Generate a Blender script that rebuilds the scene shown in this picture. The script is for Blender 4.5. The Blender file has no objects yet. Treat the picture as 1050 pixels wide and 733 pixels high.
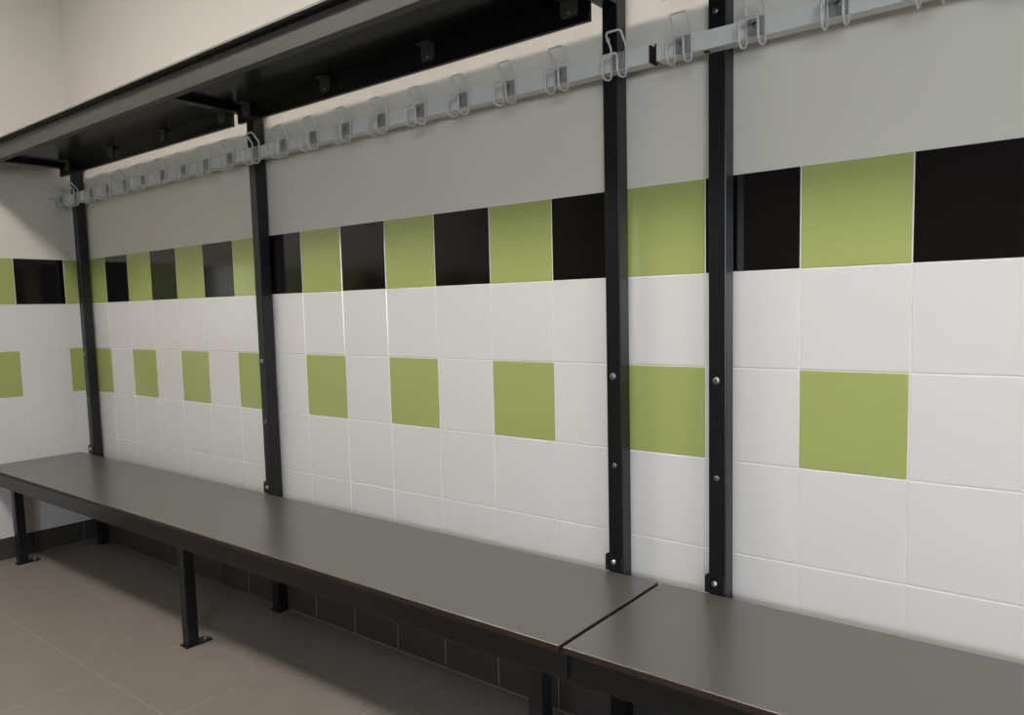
import bpy, bmesh, math, random
from mathutils import Vector, Matrix

random.seed(4)
S = bpy.context.scene
COL = S.collection

# ------------------------------------------------------------------ materials
def srgb(r, g, b):
    f = lambda c: c / 12.92 if c <= .04045 else ((c + .055) / 1.055) ** 2.4
    return (f(r / 255), f(g / 255), f(b / 255), 1)

def mat(name, color, rough=.5, metallic=0.0, spec=.5, noise=None, bump=None, coat=0.0):
    """Principled material; noise=(scale, amount) varies the colour a little, bump=(scale, strength, distance)."""
    m = bpy.data.materials.new(name)
    m.use_nodes = True
    nt = m.node_tree
    b = nt.nodes['Principled BSDF']
    b.inputs['Base Color'].default_value = color
    b.inputs['Roughness'].default_value = rough
    b.inputs['Metallic'].default_value = metallic
    b.inputs['Specular IOR Level'].default_value = spec
    b.inputs['Coat Weight'].default_value = coat
    tc = nt.nodes.new('ShaderNodeTexCoord')
    if noise:
        n = nt.nodes.new('ShaderNodeTexNoise')
        n.inputs['Scale'].default_value = noise[0]
        n.inputs['Detail'].default_value = 4
        nt.links.new(tc.outputs['Object'], n.inputs['Vector'])
        mr = nt.nodes.new('ShaderNodeMapRange')
        mr.inputs['From Min'].default_value = .25
        mr.inputs['From Max'].default_value = .75
        mr.inputs['To Min'].default_value = 1 - noise[1]
        mr.inputs['To Max'].default_value = 1 + noise[1]
        nt.links.new(n.outputs['Fac'], mr.inputs['Value'])
        mx = nt.nodes.new('ShaderNodeMix')
        mx.data_type = 'RGBA'
        mx.blend_type = 'MULTIPLY'
        mx.inputs['Factor'].default_value = 1
        mx.inputs['A'].default_value = color
        cc = nt.nodes.new('ShaderNodeCombineColor')
        for k in ('Red', 'Green', 'Blue'):
            nt.links.new(mr.outputs['Result'], cc.inputs[k])
        nt.links.new(cc.outputs['Color'], mx.inputs['B'])
        nt.links.new(mx.outputs['Result'], b.inputs['Base Color'])
    if bump:
        n2 = nt.nodes.new('ShaderNodeTexNoise')
        n2.inputs['Scale'].default_value = bump[0]
        n2.inputs['Detail'].default_value = 3
        nt.links.new(tc.outputs['Object'], n2.inputs['Vector'])
        bp = nt.nodes.new('ShaderNodeBump')
        bp.inputs['Strength'].default_value = bump[1]
        bp.inputs['Distance'].default_value = bump[2]
        nt.links.new(n2.outputs['Fac'], bp.inputs['Height'])
        nt.links.new(bp.outputs['Normal'], b.inputs['Normal'])
    return m

M = {}
M['plaster'] = mat('painted_plaster', (.65, .625, .575, 1), .62, spec=.3, noise=(3, .02), bump=(60, .12, .002))
M['far_plaster'] = mat('low_bounce_plaster', (.30, .295, .28, 1), .6, spec=.3)  # unseen walls, greyed to cut the light they bounce back
M['grout'] = mat('pale_grout', (.72, .70, .67, 1), .8, spec=.2)
M['white'] = mat('white_glazed_tile', (.66, .652, .655, 1), .12, noise=(2.0, .012), bump=(5, .05, .002))
M['green'] = mat('green_glazed_tile', (.345, .400, .135, 1), .10, noise=(6, .02), bump=(5, .05, .002))
M['dark'] = mat('black_brown_glazed_tile', (.0045, .0034, .0036, 1), .10, spec=.42, noise=(6, .03), bump=(5, .05, .002))
M['skirt'] = mat('dark_skirting_tile', (.048, .042, .038, 1), .45, noise=(25, .08))
M['skirt_grout'] = mat('skirting_grout', (.20, .185, .16, 1), .8)
M['laminate'] = mat('grey_laminate', (.094, .090, .083, 1), .28, spec=1.0)
M['laminate_black'] = mat('black_laminate', (.0045, .0045, .0045, 1), .2, spec=.3)
M['core'] = mat('red_brown_core', (.022, .009, .006, 1), .6)
M['shelf_top'] = mat('pale_shelf_lit_rim', (.21, .20, .165, 1), .5, spec=.2)  # pale tone paints in the light caught by the shelf's top edge
M['shelf_core'] = mat('black_shelf_core', (.004, .004, .0045, 1), .7, spec=.05)
M['steel'] = mat('black_powder_coated_steel', (.0042, .0052, .0066, 1), .33, spec=.5, bump=(500, .05, .0004))
M['shelf_steel'] = mat('charcoal_powder_coated_steel', (.050, .047, .044, 1), .5, spec=.4, bump=(300, .10, .0006))
M['rail'] = mat('light_grey_painted_metal', (.62, .635, .62, 1), .38, spec=.5)
M['wire'] = mat('pale_grey_coated_wire', (.52, .525, .51, 1), .35, spec=.5)
M['plate'] = mat('grey_zinc_plate', (.27, .28, .28, 1), .4, metallic=.2)
M['zinc'] = mat('bright_zinc', (.62, .62, .60, 1), .28, metallic=1)
M['bolt'] = mat('dark_zinc_bolt', (.30, .30, .29, 1), .35, metallic=1)
M['black_plastic'] = mat('black_plastic', (.006, .006, .006, 1), .6)
M['ceiling'] = mat('white_ceiling_paint', (.75, .74, .71, 1), .8, spec=.2)
M['frame'] = mat('white_window_frame', (.7, .7, .7, 1), .4)

def floor_material():
    m = bpy.data.materials.new('taupe_porcelain_floor')
    m.use_nodes = True
    nt = m.node_tree
    N, L = nt.nodes, nt.links
    b = N['Principled BSDF']
    tc = N.new('ShaderNodeTexCoord')
    sep = N.new('ShaderNodeSeparateXYZ')
    L.new(tc.outputs['Object'], sep.inputs[0])
    def line(out, off, pitch, half):
        a = N.new('ShaderNodeMath'); a.operation = 'ADD'; a.inputs[1].default_value = off + 40 * pitch
        L.new(sep.outputs[out], a.inputs[0])
        d = N.new('ShaderNodeMath'); d.operation = 'PINGPONG'; d.inputs[1].default_value = pitch / 2
        L.new(a.outputs[0], d.inputs[0])
        c = N.new('ShaderNodeMapRange'); c.inputs['From Min'].default_value = half * .7
        c.inputs['From Max'].default_value = half * 1.3
        c.inputs['To Min'].default_value = 1; c.inputs['To Max'].default_value = 0
        L.new(d.outputs[0], c.inputs['Value'])
        return c
    lx = line('X', 2.0, .4, .0016)
    ly = line('Y', .235, .39, .0016)
    mx = N.new('ShaderNodeMath'); mx.operation = 'MAXIMUM'
    L.new(lx.outputs[0], mx.inputs[0]); L.new(ly.outputs[0], mx.inputs[1])
    n = N.new('ShaderNodeTexNoise'); n.inputs['Scale'].default_value = 9; n.inputs['Detail'].default_value = 8
    n.inputs['Roughness'].default_value = .7
    L.new(tc.outputs['Object'], n.inputs['Vector'])
    n2 = N.new('ShaderNodeTexNoise'); n2.inputs['Scale'].default_value = 380; n2.inputs['Detail'].default_value = 2
    L.new(tc.outputs['Object'], n2.inputs['Vector'])
    r = N.new('ShaderNodeValToRGB')
    r.color_ramp.elements[0].position = .3; r.color_ramp.elements[0].color = (.212, .187, .165, 1)
    r.color_ramp.elements[1].position = .7; r.color_ramp.elements[1].color = (.242, .215, .190, 1)
    L.new(n.outputs['Fac'], r.inputs['Fac'])
    r2 = N.new('ShaderNodeMapRange'); r2.inputs['To Min'].default_value = .86; r2.inputs['To Max'].default_value = 1.14
    L.new(n2.outputs['Fac'], r2.inputs['Value'])
    v = N.new('ShaderNodeVectorMath'); v.operation = 'SCALE'
    L.new(r.outputs['Color'], v.inputs[0]); L.new(r2.outputs['Result'], v.inputs['Scale'])
    mix = N.new('ShaderNodeMix'); mix.data_type = 'RGBA'
    mix.inputs['B'].default_value = (.30, .275, .245, 1)
    L.new(mx.outputs[0], mix.inputs['Factor']); L.new(v.outputs[0], mix.inputs['A'])
    L.new(mix.outputs['Result'], b.inputs['Base Color'])
    b.inputs['Roughness'].default_value = .52
    b.inputs['Specular IOR Level'].default_value = .4
    bp = N.new('ShaderNodeBump'); bp.inputs['Strength'].default_value = .25; bp.inputs['Distance'].default_value = .0015
    inv = N.new('ShaderNodeMath'); inv.operation = 'SUBTRACT'; inv.inputs[0].default_value = 1
    L.new(mx.outputs[0], inv.inputs[1]); L.new(inv.outputs[0], bp.inputs['Height'])
    L.new(bp.outputs['Normal'], b.inputs['Normal'])
    return m
M['floor'] = floor_material()

def emitter(name, color, strength):
    m = bpy.data.materials.new(name)
    m.use_nodes = True
    nt = m.node_tree
    nt.nodes.clear()
    e = nt.nodes.new('ShaderNodeEmission')
    o = nt.nodes.new('ShaderNodeOutputMaterial')
    e.inputs['Color'].default_value = color
    e.inputs['Strength'].default_value = strength
    nt.links.new(e.outputs[0], o.inputs[0])
    return m

# ------------------------------------------------------------------ mesh helpers
def box(bm, x0, x1, y0, y1, z0, z1, mi=0, bevel=0, seg=2, skip=()):
    """axis-aligned box appended to bm; returns its faces"""
    t = bmesh.new()
    bmesh.ops.create_cube(t, size=1)
    bmesh.ops.scale(t, vec=(x1 - x0, y1 - y0, z1 - z0), verts=t.verts)
    bmesh.ops.translate(t, vec=((x0 + x1) / 2, (y0 + y1) / 2, (z0 + z1) / 2), verts=t.verts)
    for f in t.faces:
        f.material_index = mi
    if bevel:
        bmesh.ops.bevel(t, geom=t.edges[:], offset=bevel, segments=seg, affect='EDGES', profile=.5)
        for f in t.faces:
            f.material_index = mi
    me = bpy.data.meshes.new('tmp')
    t.to_mesh(me); t.free()
    bm.from_mesh(me)
    bpy.data.meshes.remove(me)

def hollow_tube_x(bm, x0, x1, y0, y1, z0, z1, w, mi=0):
    """rectangular tube along x, open at both ends, wall thickness w"""
    o = [(y0, z0), (y1, z0), (y1, z1), (y0, z1)]
    i = [(y0 + w, z0 + w), (y1 - w, z0 + w), (y1 - w, z1 - w), (y0 + w, z1 - w)]
    ring = lambda x, pts: [bm.verts.new((x, p[0], p[1])) for p in pts]
    oa, ob, ia, ib = ring(x0, o), ring(x1, o), ring(x0, i), ring(x1, i)
    for k in range(4):
        n = (k + 1) % 4
        for q in ((oa[k], ob[k], ob[n], oa[n]), (ia[n], ib[n], ib[k], ia[k]),
                  (oa[n], ia[n], ia[k], oa[k]), (ob[k], ib[k], ib[n], ob[n])):
            f = bm.faces.new(q); f.material_index = mi
    bmesh.ops.recalc_face_normals(bm, faces=bm.faces[:])

def cyl(bm, c, axis, r, h, seg=20, mi=0, dome=0):
    """cylinder starting at c along axis (Vector), optional domed end"""
    axis = Vector(axis).normalized()
    q = Vector((0, 0, 1)).rotation_difference(axis).to_matrix()
    prof = [(r, 0), (r, h)]
    if dome:
        prof = [(r, 0), (r, h * .35)] + [(r * math.cos(a), h * .35 + h * .65 * math.sin(a)) for a in
                                          (math.radians(20), math.radians(45), math.radians(68))]
    rings = []
    for (rr, hh) in prof:
        rings.append([bm.verts.new(Vector(c) + q @ Vector((rr * math.cos(2 * math.pi * k / seg), rr * math.sin(2 * math.pi * k / seg), hh)))
                      for k in range(seg)])
    for a, b in zip(rings[:-1], rings[1:]):
        for k in range(seg):
            n = (k + 1) % seg
            f = bm.faces.new((a[k], a[n], b[n], b[k])); f.material_index = mi; f.smooth = dome > 0
    f = bm.faces.new(rings[-1]); f.material_index = mi; f.smooth = dome > 0
    f = bm.faces.new(rings[0][::-1]); f.material_index = mi

def link(name, bm, mats, parent=None, origin=(0, 0, 0)):
    """one mesh object; the mesh is built in world coordinates and moved to origin"""
    o3 = Vector(origin)
    bmesh.ops.translate(bm, vec=-o3, verts=bm.verts)
    me = bpy.data.meshes.new(name)
    bm.to_mesh(me); bm.free()
    for m in (mats if isinstance(mats, (list, tuple)) else [mats]):
        me.materials.append(m)
    o = bpy.data.objects.new(name, me)
    COL.objects.link(o)
    if parent is not None:
        o.parent = parent
        o.location = o3 - world_loc(parent)
    else:
        o.location = o3
    return o

def world_loc(o):
    v = Vector(o.location)
    while o.parent is not None:
        o = o.parent
        v = v + Vector(o.location)
    return v

def tag(o, label=None, cat=None, group=None, kind=None):
    if label: o['label'] = label
    if cat: o['category'] = cat
    if group: o['group'] = group
    if kind: o['kind'] = kind
    return o

def thing(name, label, cat, loc, group=None):
    o = bpy.data.objects.new(name, None)
    o.empty_display_size = .05
    COL.objects.link(o)
    o.location = loc
    return tag(o, label, cat, group)

def part(name, parent, m, fn, origin=None):
    bm = bmesh.new()
    fn(bm)
    return link(name, bm, m, parent, origin if origin is not None else world_loc(parent))

# ------------------------------------------------------------------ the room
XL, XR, YF, ZC = -3.46, 2.9, -4.2, 2.62
BAND = 1.30                      # top of the tiling
ROWS = [(1.1, 1.3), (.9, 1.1), (.7, .9), (.5, .7), (.3, .5), (.1, .3)]
G = .0013                        # half a grout joint

def tile_kind(row, odd):
    if row == 0: return 'green' if odd else 'dark'
    if row == 2: return 'green' if odd else 'white'
    return 'white'

MI = {'plaster': 0, 'grout': 1, 'white': 2, 'green': 3, 'dark': 4}
WALLM = [M['plaster'], M['grout'], M['white'], M['green'], M['dark']]

def tile_slab(bm, quad, n, mi, b=.0012, d=.006):
    """a pillowed tile: quad is its face outline (world), n the outward normal"""
    c = sum((Vector(q) for q in quad), Vector()) / 4
    n = Vector(n)
    back = [bm.verts.new(Vector(q) - n * d) for q in quad]
    rim = [bm.verts.new(Vector(q) - n * b) for q in quad]
    face = []
    for q in quad:
        v = Vector(q)
        r = v - c
        s = Vector([math.copysign(min(abs(a), b), a) if abs(a) > 1e-9 else 0 for a in r])
        face.append(bm.verts.new(v - s))
    for A, B in ((back, rim), (rim, face)):
        for k in range(4):
            f = bm.faces.new((A[k], A[(k + 1) % 4], B[(k + 1) % 4], B[k])); f.material_index = mi
    f = bm.faces.new(face); f.material_index = mi

# back wall, plane y = 0
bm = bmesh.new()
box(bm, XL - .12, XR + .12, .0016, .14, 0, BAND, MI['grout'])
box(bm, XL - .12, XR + .12, .0010, .14, BAND, ZC, MI['plaster'])
k0, k1 = -18, 15
for r, (z0, z1) in enumerate(ROWS):
    for k in range(k0, k1):
        x0, x1 = max(.2 * k, XL), min(.2 * (k + 1), XR)
        if x1 - x0 < .01: continue
        a, b_ = x0 + G, x1 - G
        quad = [(a, 0, z0 + G), (b_, 0, z0 + G), (b_, 0, z1 - G), (a, 0, z1 - G)]
        tile_slab(bm, quad, (0, -1, 0), MI[tile_kind(r, k % 2 == 1)])
tag(link('wall_back', bm, WALLM), kind='structure')

# end wall, plane x = XL
bm = bmesh.new()
box(bm, XL - .14, XL - .0016, YF - .12, .0016, 0, BAND, MI['grout'])
box(bm, XL - .14, XL - .0010, YF - .12, .0010, BAND, ZC, MI['plaster'])
yj = -.066
edges = [0, yj]
while edges[-1] > YF:
    edges.append(edges[-1] - .2)
for r, (z0, z1) in enumerate(ROWS):
    for j in range(len(edges) - 1):
        y1, y0 = edges[j] - G, max(edges[j + 1], YF) + G
        if y1 - y0 < .01: continue
        quad = [(XL, y1, z0 + G), (XL, y1, z1 - G), (XL, y0, z1 - G), (XL, y0, z0 + G)]
        quad = [(XL, y0, z0 + G), (XL, y1, z0 + G), (XL, y1, z1 - G), (XL, y0, z1 - G)]
        tile_slab(bm, quad, (1, 0, 0), MI[tile_kind(r, j % 2 == 0)])
tag(link('wall_left', bm, WALLM), kind='structure')

# skirting tiles
bm = bmesh.new()
box(bm, XL + .0005, XR, -.0074, .0004, 0, .0942, 1)
box(bm, XL + .011, XR, -.0105, -.0074, 0, .0025, 1)
for k in range(k0, k1):
    x0, x1 = max(.2 * k, XL + .009), min(.2 * (k + 1), XR - .001)
    if x1 - x0 < .01: continue
    quad = [(x0 + .0015, -.008, .002), (x1 - .0015, -.008, .002), (x1 - .0015, -.008, .095), (x0 + .0015, -.008, .095)]
    tile_slab(bm, quad, (0, -1, 0), 0, .0008)
tag(link('baseboard_back', bm, [M['skirt'], M['skirt_grout']]), kind='structure')
bm = bmesh.new()
box(bm, XL - .0004, XL + .0074, YF + .001, -.009, 0, .0942, 1)
box(bm, XL + .0074, XL + .0105, YF + .001, -.011, 0, .0025, 1)
for j in range(len(edges) - 1):
    y1, y0 = min(edges[j], -.009), max(edges[j + 1], YF + .001)
    if y1 - y0 < .01: continue
    quad = [(XL + .008, y0 + .0015, .002), (XL + .008, y1 - .0015, .002), (XL + .008, y1 - .0015, .095), (XL + .008, y0 + .0015, .095)]
    tile_slab(bm, quad, (1, 0, 0), 0, .0008)
tag(link('baseboard_left', bm, [M['skirt'], M['skirt_grout']]), kind='structure')

bm = bmesh.new()
box(bm, XL - .14, XR + .14, YF - .14, .14, -.1, 0)
tag(link('floor', bm, M['floor']), kind='structure')
bm = bmesh.new()
box(bm, XL - .14, XR + .14, YF - .14, .14, ZC, ZC + .1)
tag(link('ceiling', bm, M['ceiling']), kind='structure')
# the far end wall
bm = bmesh.new()
box(bm, XR, XR + .14, YF, .0005, 0, ZC)
tag(link('wall_right', bm, M['far_plaster']), kind='structure')
# the wall opposite the benches with its window opening
WX0, WX1, WZ0, WZ1 = 1.3, 2.75, .75, 1.8
bm = bmesh.new()
box(bm, XL - .12, XR + .12, YF - .14, YF, 0, WZ0)
box(bm, XL - .12, XR + .12, YF - .14, YF, WZ1, ZC)
box(bm, XL - .12, WX0, YF - .14, YF, WZ0, WZ1)
box(bm, WX1, XR + .12, YF - .14, YF, WZ0, WZ1)
tag(link('wall_front', bm, M['far_plaster']), kind='structure')
bm = bmesh.new()
fw = .05
box(bm, WX0, WX1, YF - .1, YF - .05, WZ0, WZ0 + fw)
box(bm, WX0, WX1, YF - .1, YF - .05, WZ1 - fw, WZ1)
for xx in (WX0, (WX0 + WX1) / 2 - fw / 2, WX1 - fw):
    box(bm, xx, xx + fw, YF - .1, YF - .05, WZ0 + fw, WZ1 - fw)
tag(link('window_1', bm, M['frame']), kind='structure')

# ------------------------------------------------------------------ ceiling luminaires
LAMP = emitter('lamp_diffuser', (1.0, .93, .845, 1), 25.0)
lamp0 = None
for (lx, ly, words) in ((-2.35, -1.30, 'long ceiling light nearest the tiled corner'),
                        (-.35, -1.30, 'long ceiling light above the joint between the benches'),
                        (1.65, -1.30, 'long ceiling light nearest the window'),):
    t = thing('ceiling_light', words, 'lamp', (lx, ly, ZC), 'ceiling lights over the bench aisle')
    if lamp0 is None:
        def fr(bm):
            for a in ((-.62, .62, -.17, -.15), (-.62, .62, .15, .17), (-.62, -.60, -.15, .15), (.60, .62, -.15, .15)):
                box(bm, lx + a[0], lx + a[1], ly + a[2], ly + a[3], ZC - .035, ZC - .001, 0)
        part('lamp_frame', t, M['frame'], fr)
        part('diffuser', t, LAMP, lambda bm: box(bm, lx - .60, lx + .60, ly - .15, ly + .15, ZC - .03, ZC - .02))
        lamp0 = t
    else:
        for ch in lamp0.children:
            c = ch.copy(); COL.objects.link(c); c.parent = t

# ------------------------------------------------------------------ uprights
PX = [-3.350, -1.976, -.600, -.352]     # centre x of each upright
HW = .019                               # half width
Y0P, Y1P = -.048, -.009                 # front, back
PLABEL = ['black steel upright beside the tiled corner, furthest along the long bench',
          'black steel upright behind the middle of the long bench',
          'black steel upright behind the long bench end, coat hook in front of it',
          'black steel upright at the end of the shorter bench, just past the bench seam']

def dome_bolt(p, x, y, z, r, h, m, name='bolt'):
    return part(name, p, m, lambda bm: cyl(bm, (x, y, z), (0, -1, 0), r, h, dome=1), origin=(x, y, z))

for i, x in enumerate(PX):
    t = thing('upright_post', PLABEL[i], 'post', (x, (Y0P + Y1P) / 2, 0), 'black uprights along the wall')
    post = part('post', t, M['steel'], lambda bm: box(bm, x - HW, x + HW, Y0P, Y1P, .006, 1.76, 0, .0022))
    part('foot', t, M['steel'], lambda bm: box(bm, x - HW - .004, x + HW + .004, Y0P - .004, Y1P - .001, 0, .006, 0, .001))
    # rounded tab with its bolt, just above the seat
    def tab(bm):
        w, z0, z1, r = .0215, .421, .4625, .009
        cx = x - .0045
        pts = [(cx - w, z0), (cx + w, z0)]
        for (ox, oz, a0) in ((cx + w - r, z1 - r, 0), (cx - w + r, z1 - r, 90)):
            for s in range(6):
                a = math.radians(a0 + 18 * s)
                pts.append((ox + r * math.cos(a), oz + r * math.sin(a)))
        f0 = [bm.verts.new((p[0], Y0P - .0045, p[1])) for p in pts]
        f1 = [bm.verts.new((p[0], Y0P - .0002, p[1])) for p in pts]
        bm.faces.new(f0); bm.faces.new(f1[::-1])
        n = len(pts)
        for k in range(n):
            bm.faces.new((f0[(k + 1) % n], f0[k], f1[k], f1[(k + 1) % n]))
        bmesh.ops.recalc_face_normals(bm, faces=bm.faces[:])
    tb = part('fixing_tab', t, M['steel'], tab)
    dome_bolt(tb, x - .003, Y0P - .0045, .443, .0062, .006, M['zinc'])
    dome_bolt(t, x - .001, Y0P, .876, .0082, .006, M['bolt'])
    b2 = dome_bolt(t, x - .001, Y0P, .670, .0058, .003, M['bolt'])
    dome_bolt(t, x - .004, Y0P, 1.616, .0060, .003, M['bolt'])

# ------------------------------------------------------------------ benches
def board(bm, x0, x1, y0, y1, z0, z1, top, bottom, core, c=.0012, cv=.0012):
    """compact laminate board: faced top and bottom, bare core round the edge, top arris eased"""
    lo = [bm.verts.new(p) for p in ((x0, y0, z0), (x1, y0, z0), (x1, y1, z0), (x0, y1, z0))]
    mid = [bm.verts.new(p) for p in ((x0, y0, z1 - cv), (x1, y0, z1 - cv), (x1, y1, z1 - cv), (x0, y1, z1 - cv))]
    hi = [bm.verts.new(p) for p in ((x0 + c, y0 + c, z1), (x1 - c, y0 + c, z1), (x1 - c, y1 - c, z1), (x0 + c, y1 - c, z1))]
    f = bm.faces.new(hi); f.material_index = top
    f = bm.faces.new(lo[::-1]); f.material_index = bottom
    for k in range(4):
        n = (k + 1) % 4
        f = bm.faces.new((lo[k], lo[n], mid[n], mid[k])); f.material_index = core
        f = bm.faces.new((mid[k], mid[n], hi[n], hi[k])); f.material_index = top

BZ0, BZ1 = .4065, .4195
BYF, BYB = -.4415, -.0535
def make_bench(name, label, x0, x1, posts):
    t = thing(name, label, 'bench', ((x0 + x1) / 2, -.24, 0), 'wall benches set end to end')
    part('seat_board', t, [M['laminate'], M['laminate_black'], M['core']],
         lambda bm: board(bm, x0, x1, BYF, BYB, BZ0, BZ1, 0, 1, 2))
    part('front_rail', t, M['steel'], lambda bm: box(bm, x0 + .001, x1 - .0005, -.415, -.387, .340, BZ0, 0, .002))
    part('rear_rail', t, M['steel'], lambda bm: box(bm, x0 + .001, x1 - .0005, -.105, -.080, .340, BZ0, 0, .002))
    for px in posts:
        part('cross_arm', t, M['steel'], lambda bm: box(bm, px - HW, px + HW, -.387, -.105, .382, BZ0, 0, .001))
        lx = px + .006
        lg = part('leg', t, M['steel'], lambda bm: box(bm, lx - .0175, lx + .0175, -.378, -.343, .005, .382, 0, .002),
                  origin=(lx, -.36, 0))
        part('foot_plate', lg, M['steel'], lambda bm: box(bm, lx - .021, lx + .021, -.386, -.300, 0, .005, 0, .001),
             origin=(lx, -.34, 0))
        part('anchor_bolt', lg, M['bolt'], lambda bm: cyl(bm, (lx, -.314, .005), (0, 0, 1), .007, .007, seg=6),
             origin=(lx, -.314, .005))
    return t
make_bench('bench', 'long bench with grey seat board and black steel legs running into the tiled corner', XL + .004, -.4885, PX[:3])
make_bench('bench', 'shorter-looking bench past the seam, its grey seat crossed by the reflection of one upright', -.4795, 2.55, [PX[3], 1.02, 2.42])

# ------------------------------------------------------------------ overhead shelves
SZ0, SZ1 = 1.7035, 1.7165
def make_shelf(label, x0, x1, arms, brackets):
    t = thing('overhead_shelf', label, 'shelf', ((x0 + x1) / 2, -.25, SZ0), 'overhead shelves along the wall')
    part('shelf_board', t, [M['shelf_top'], M['laminate_black'], M['shelf_core']],
         lambda bm: board(bm, x0, x1, -.428, -.088, SZ0, SZ1, 0, 1, 2, .0008, .0055))  # tall pale lip: the lit top arris put into the colour
    part('front_rail', t, M['shelf_steel'], lambda bm: box(bm, x0 + .001, x1 - .001, -.410, -.385, 1.6465, SZ0, 0, .002))
    cuts = [x0 + .09] + arms + [x1 - .02]
    for a in arms:
        part('arm', t, M['steel'], lambda bm: box(bm, a - HW, a + HW, -.385, Y0P - .0005, 1.686, SZ0, 0, .001))
    for a, b in zip(arms[:-1], arms[1:]):
        part('rear_rail', t, M['laminate_black'], lambda bm: box(bm, a + HW, b - HW, -.103, -.090, 1.6465, SZ0, 0, .001))
    part('rear_rail', t, M['laminate_black'], lambda bm: box(bm, x0 + .03, arms[0] - HW, -.103, -.090, 1.6465, SZ0, 0, .001)) if x0 > -1 else None
    for bx in brackets:
        def br(bm):
            w = .0225
            box(bm, bx - w, bx + w, -.128, -.1035, SZ0 - .0035, SZ0, 0, .0008)      # flange under the board
            zb, r = 1.6625, .010
            pts = [(bx - w, SZ0 - .0035)]
            for (ox, a0) in ((bx - w + r, 180), (bx + w - r, 270)):
                for q in range(6):
                    a = math.radians(a0 + 18 * q)
                    pts.append((ox + r * math.cos(a), zb + r + r * math.sin(a)))
            pts.append((bx + w, SZ0 - .0035))
            f0 = [bm.verts.new((p[0], -.1065, p[1])) for p in pts]
            f1 = [bm.verts.new((p[0], -.1035, p[1])) for p in pts]
            g = [bm.faces.new(f0), bm.faces.new(f1[::-1])]
            n = len(pts)
            for k in range(n):
                g.append(bm.faces.new((f0[k], f0[(k + 1) % n], f1[(k + 1) % n], f1[k])))
            bmesh.ops.recalc_face_normals(bm, faces=bm.faces[:])
        b = part('angle_bracket', t, M['shelf_steel'], br, origin=(bx, -.105, SZ0))
        part('screw', b, M['bolt'], lambda bm: cyl(bm, (bx, -.1065, 1.6715), (0, -1, 0), .0035, .0025, seg=12, dome=1),
             origin=(bx, -.1065, 1.6715))
    return t
make_shelf('black overhead shelf above the long bench, seen from below with its angle brackets', XL + .004, -.4885, PX[:3],
           [-3.245, -2.845, -2.435, -2.045, -1.905, -1.508, -1.097, -.667])

make_shelf('black overhead shelf above the shorter-looking bench, past the seam', -.4795, 2.55, [PX[3], 1.02, 2.42],
           [-.25, .15, .55, .93, 1.12, 1.5, 1.9, 2.3])

# ------------------------------------------------------------------ coat racks
RZ0, RZ1, RYF, RYB = 1.536, 1.5715, -.0785, Y0P - .0003
HP = .1485

def wire_mesh(bm, cx):
    """closed loop of bent wire: tilted upper loop, straight shank, lower loop curving out and up"""
    w, r = .0182, .0025
    yv = RYF - .0055
    side = [(-.1060, 1.6085), (-.1035, 1.6040), (yv - .0015, 1.583), (yv, 1.578), (yv, 1.5275), (yv - .003, 1.519),
            (yv - .011, 1.5145), (-.107, 1.5130), (-.1165, 1.5150), (-.1205, 1.5225), (-.1215, 1.5450), (-.1215, 1.5530), (-.1215, 1.5575)]
    path = []
    top = side[0]
    path += [(cx - w + .004, top[0], top[1])]
    path += [(cx - w, y, z) for y, z in side[1:-1]]
    e = side[-1]
    path += [(cx - w + .004, e[0], e[1]), (cx + w - .004, e[0], e[1])]
    path += [(cx + w, y, z) for y, z in side[1:-1][::-1]]
    path += [(cx + w - .004, top[0], top[1])]
    P = [Vector(p) for p in path]
    n, seg = len(P), 8
    # parallel transport of a frame round the loop
    T = [(P[(i + 1) % n] - P[i - 1]).normalized() for i in range(n)]
    nrm = T[0].orthogonal().normalized()
    rings = []
    for i in range(n):
        nrm = (nrm - T[i] * nrm.dot(T[i])).normalized()
        bn = T[i].cross(nrm)
        rings.append([bm.verts.new(P[i] + (nrm * math.cos(2 * math.pi * k / seg) + bn * math.sin(2 * math.pi * k / seg)) * r) for k in range(seg)])
    # twist that closes the loop with the least error
    best = min(range(seg), key=lambda s: sum((rings[-1][k].co - rings[0][(k + s) % seg].co).length for k in range(seg)))
    for i in range(n):
        A = rings[i]
        B = rings[(i + 1) % n]
        off = best if i == n - 1 else 0
        for k in range(seg):
            f = bm.faces.new((A[k], A[(k + 1) % seg], B[(k + 1 + off) % seg], B[(k + off) % seg]))
            f.smooth = True
    bmesh.ops.recalc_face_normals(bm, faces=bm.faces[:])

def make_hook(parent, x):
    h = part('coat_hook', parent, M['wire'], lambda bm: wire_mesh(bm, x), origin=(x, RYF, 1.55))
    part('clamp_plate', h, M['plate'], lambda bm: box(bm, x - .0152, x + .0152, RYF - .0085, RYF - .0002, 1.5375, 1.5705, 0, .0015), origin=(x, RYF, 1.55))
    part('screw', h, M['bolt'], lambda bm: cyl(bm, (x, RYF - .0085, 1.556), (0, -1, 0), .0055, .003, seg=16, dome=1), origin=(x, RYF, 1.55))
    return h

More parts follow.
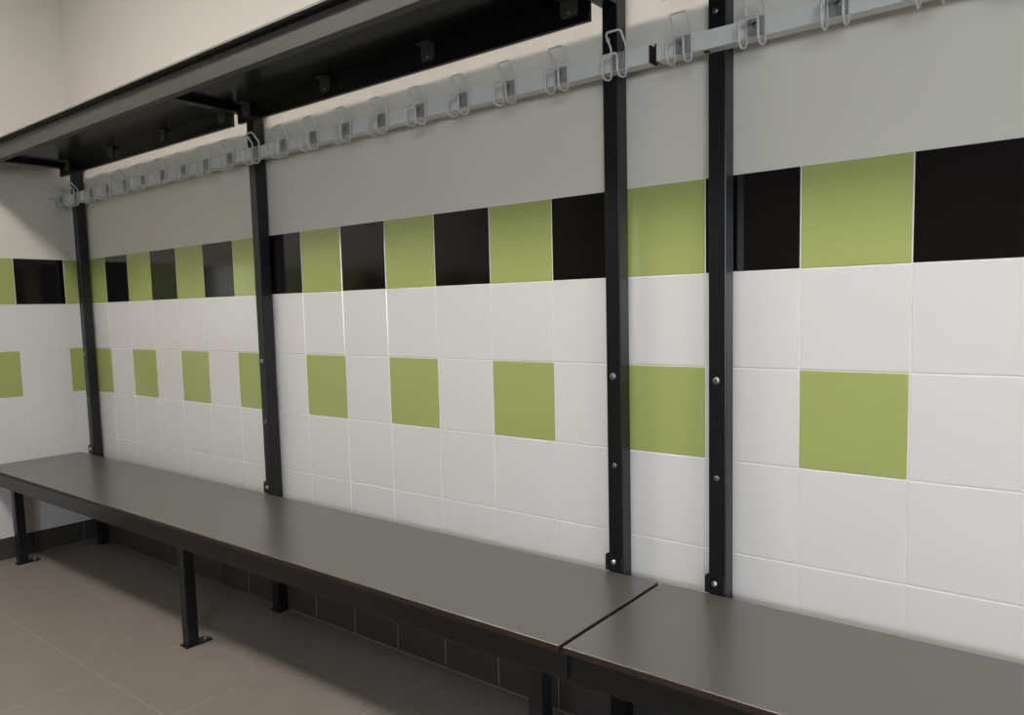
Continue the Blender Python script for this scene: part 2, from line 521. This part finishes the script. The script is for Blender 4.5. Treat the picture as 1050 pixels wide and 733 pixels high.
proto = None
def coat_rack(label, x0, x1, hooks):
    global proto
    t = thing('coat_rack', label, 'coat rack', ((x0 + x1) / 2, RYF, 1.55), 'coat racks on the uprights')
    part('rail', t, M['rail'], lambda bm: hollow_tube_x(bm, x0, x1, RYF, RYB, RZ0, RZ1, .002))
    for a, b in ((x0 - .005, x0), (x1, x1 + .005)):  # thin black plate over each tube end
        c = part('end_plate', t, M['black_plastic'], lambda bm: box(bm, a, b, RYF, RYB, RZ0, RZ1, 0, .001))
        c['label'] = 'black plate at the rail end'
    for px in PX:
        if x0 < px < x1 and px == PX[3]:
            g = part('rail_plug', t, M['black_plastic'], lambda bm: cyl(bm, (px - .014, (RYF + RYB) / 2 - .002, RZ0), (0, 0, -1), .0065, .0022, seg=16),
                     origin=(px, RYF, RZ0))
            g['label'] = 'black plug under the rail'
    base = world_loc(t)
    for x in hooks:
        if proto is None:
            proto = make_hook(t, x)
        else:
            h = proto.copy(); COL.objects.link(h); h.parent = t
            h.location = Vector((x, RYF, 1.55)) - base
            for ch in proto.children:
                c = ch.copy(); COL.objects.link(c); c.parent = h
    return t
coat_rack('long pale rack of wire coat hooks ending at the tiled corner', -3.435, -.4885, [-.557 + HP * n for n in range(-19, 1)])
coat_rack('pale coat rack past the rail gap, its first hooks beside the last upright', -.4705, 2.55, [-.557 + HP * n for n in range(1, 21)])

# ------------------------------------------------------------------ daylight
w = bpy.data.worlds.new('World')
S.world = w
w.use_nodes = True
bg = w.node_tree.nodes['Background']
bg.inputs['Color'].default_value = (.86, .93, 1.0, 1)
bg.inputs['Strength'].default_value = 27.0
ld = bpy.data.lights.new('window_daylight', 'AREA')
ld.shape = 'RECTANGLE'
ld.size = WX1 - WX0
ld.size_y = WZ1 - WZ0
ld.cycles.is_portal = True
lo = bpy.data.objects.new('window_daylight', ld)
COL.objects.link(lo)
lo.location = ((WX0 + WX1) / 2, YF - .12, (WZ0 + WZ1) / 2)
lo.rotation_euler = (math.radians(90), 0, 0)

# ------------------------------------------------------------------ camera
f, yaw, pitch, roll = 775.1921, .6605615, -.0900506, -.0233030
fwd = Vector((-math.sin(yaw) * math.cos(pitch), math.cos(yaw) * math.cos(pitch), math.sin(pitch)))
rt = Vector((math.cos(yaw), math.sin(yaw), 0))
up = rt.cross(fwd)
r2 = rt * math.cos(roll) + up * math.sin(roll)
u2 = up * math.cos(roll) - rt * math.sin(roll)
cd = bpy.data.cameras.new('camera')
cd.sensor_fit = 'HORIZONTAL'
cd.sensor_width = 36
cd.lens = 36 * f / 1050
cd.shift_x = -9.9185 / 1050
cd.shift_y = 18.9606 / 1050
cd.clip_start = .02
co = bpy.data.objects.new('camera', cd)
COL.objects.link(co)
mw = Matrix((r2, u2, -fwd)).transposed().to_4x4()
mw.translation = (.2856, -1.5291, 1.3 - .2635)
co.matrix_world = mw
S.camera = co

# ------------------------------------------------------------------ render look
vs = S.view_settings
vs.view_transform = 'Standard'
vs.look = 'None'
vs.gamma = 1
vs.exposure = 0.0
vs.use_curve_mapping = False
S.cycles.max_bounces = 10
S.cycles.diffuse_bounces = 6
S.cycles.glossy_bounces = 4
S.cycles.caustics_reflective = False
S.cycles.caustics_refractive = False
S.cycles.use_denoising = True
S.cycles.denoising_prefilter = 'ACCURATE'
S.cycles.denoising_quality = 'HIGH'
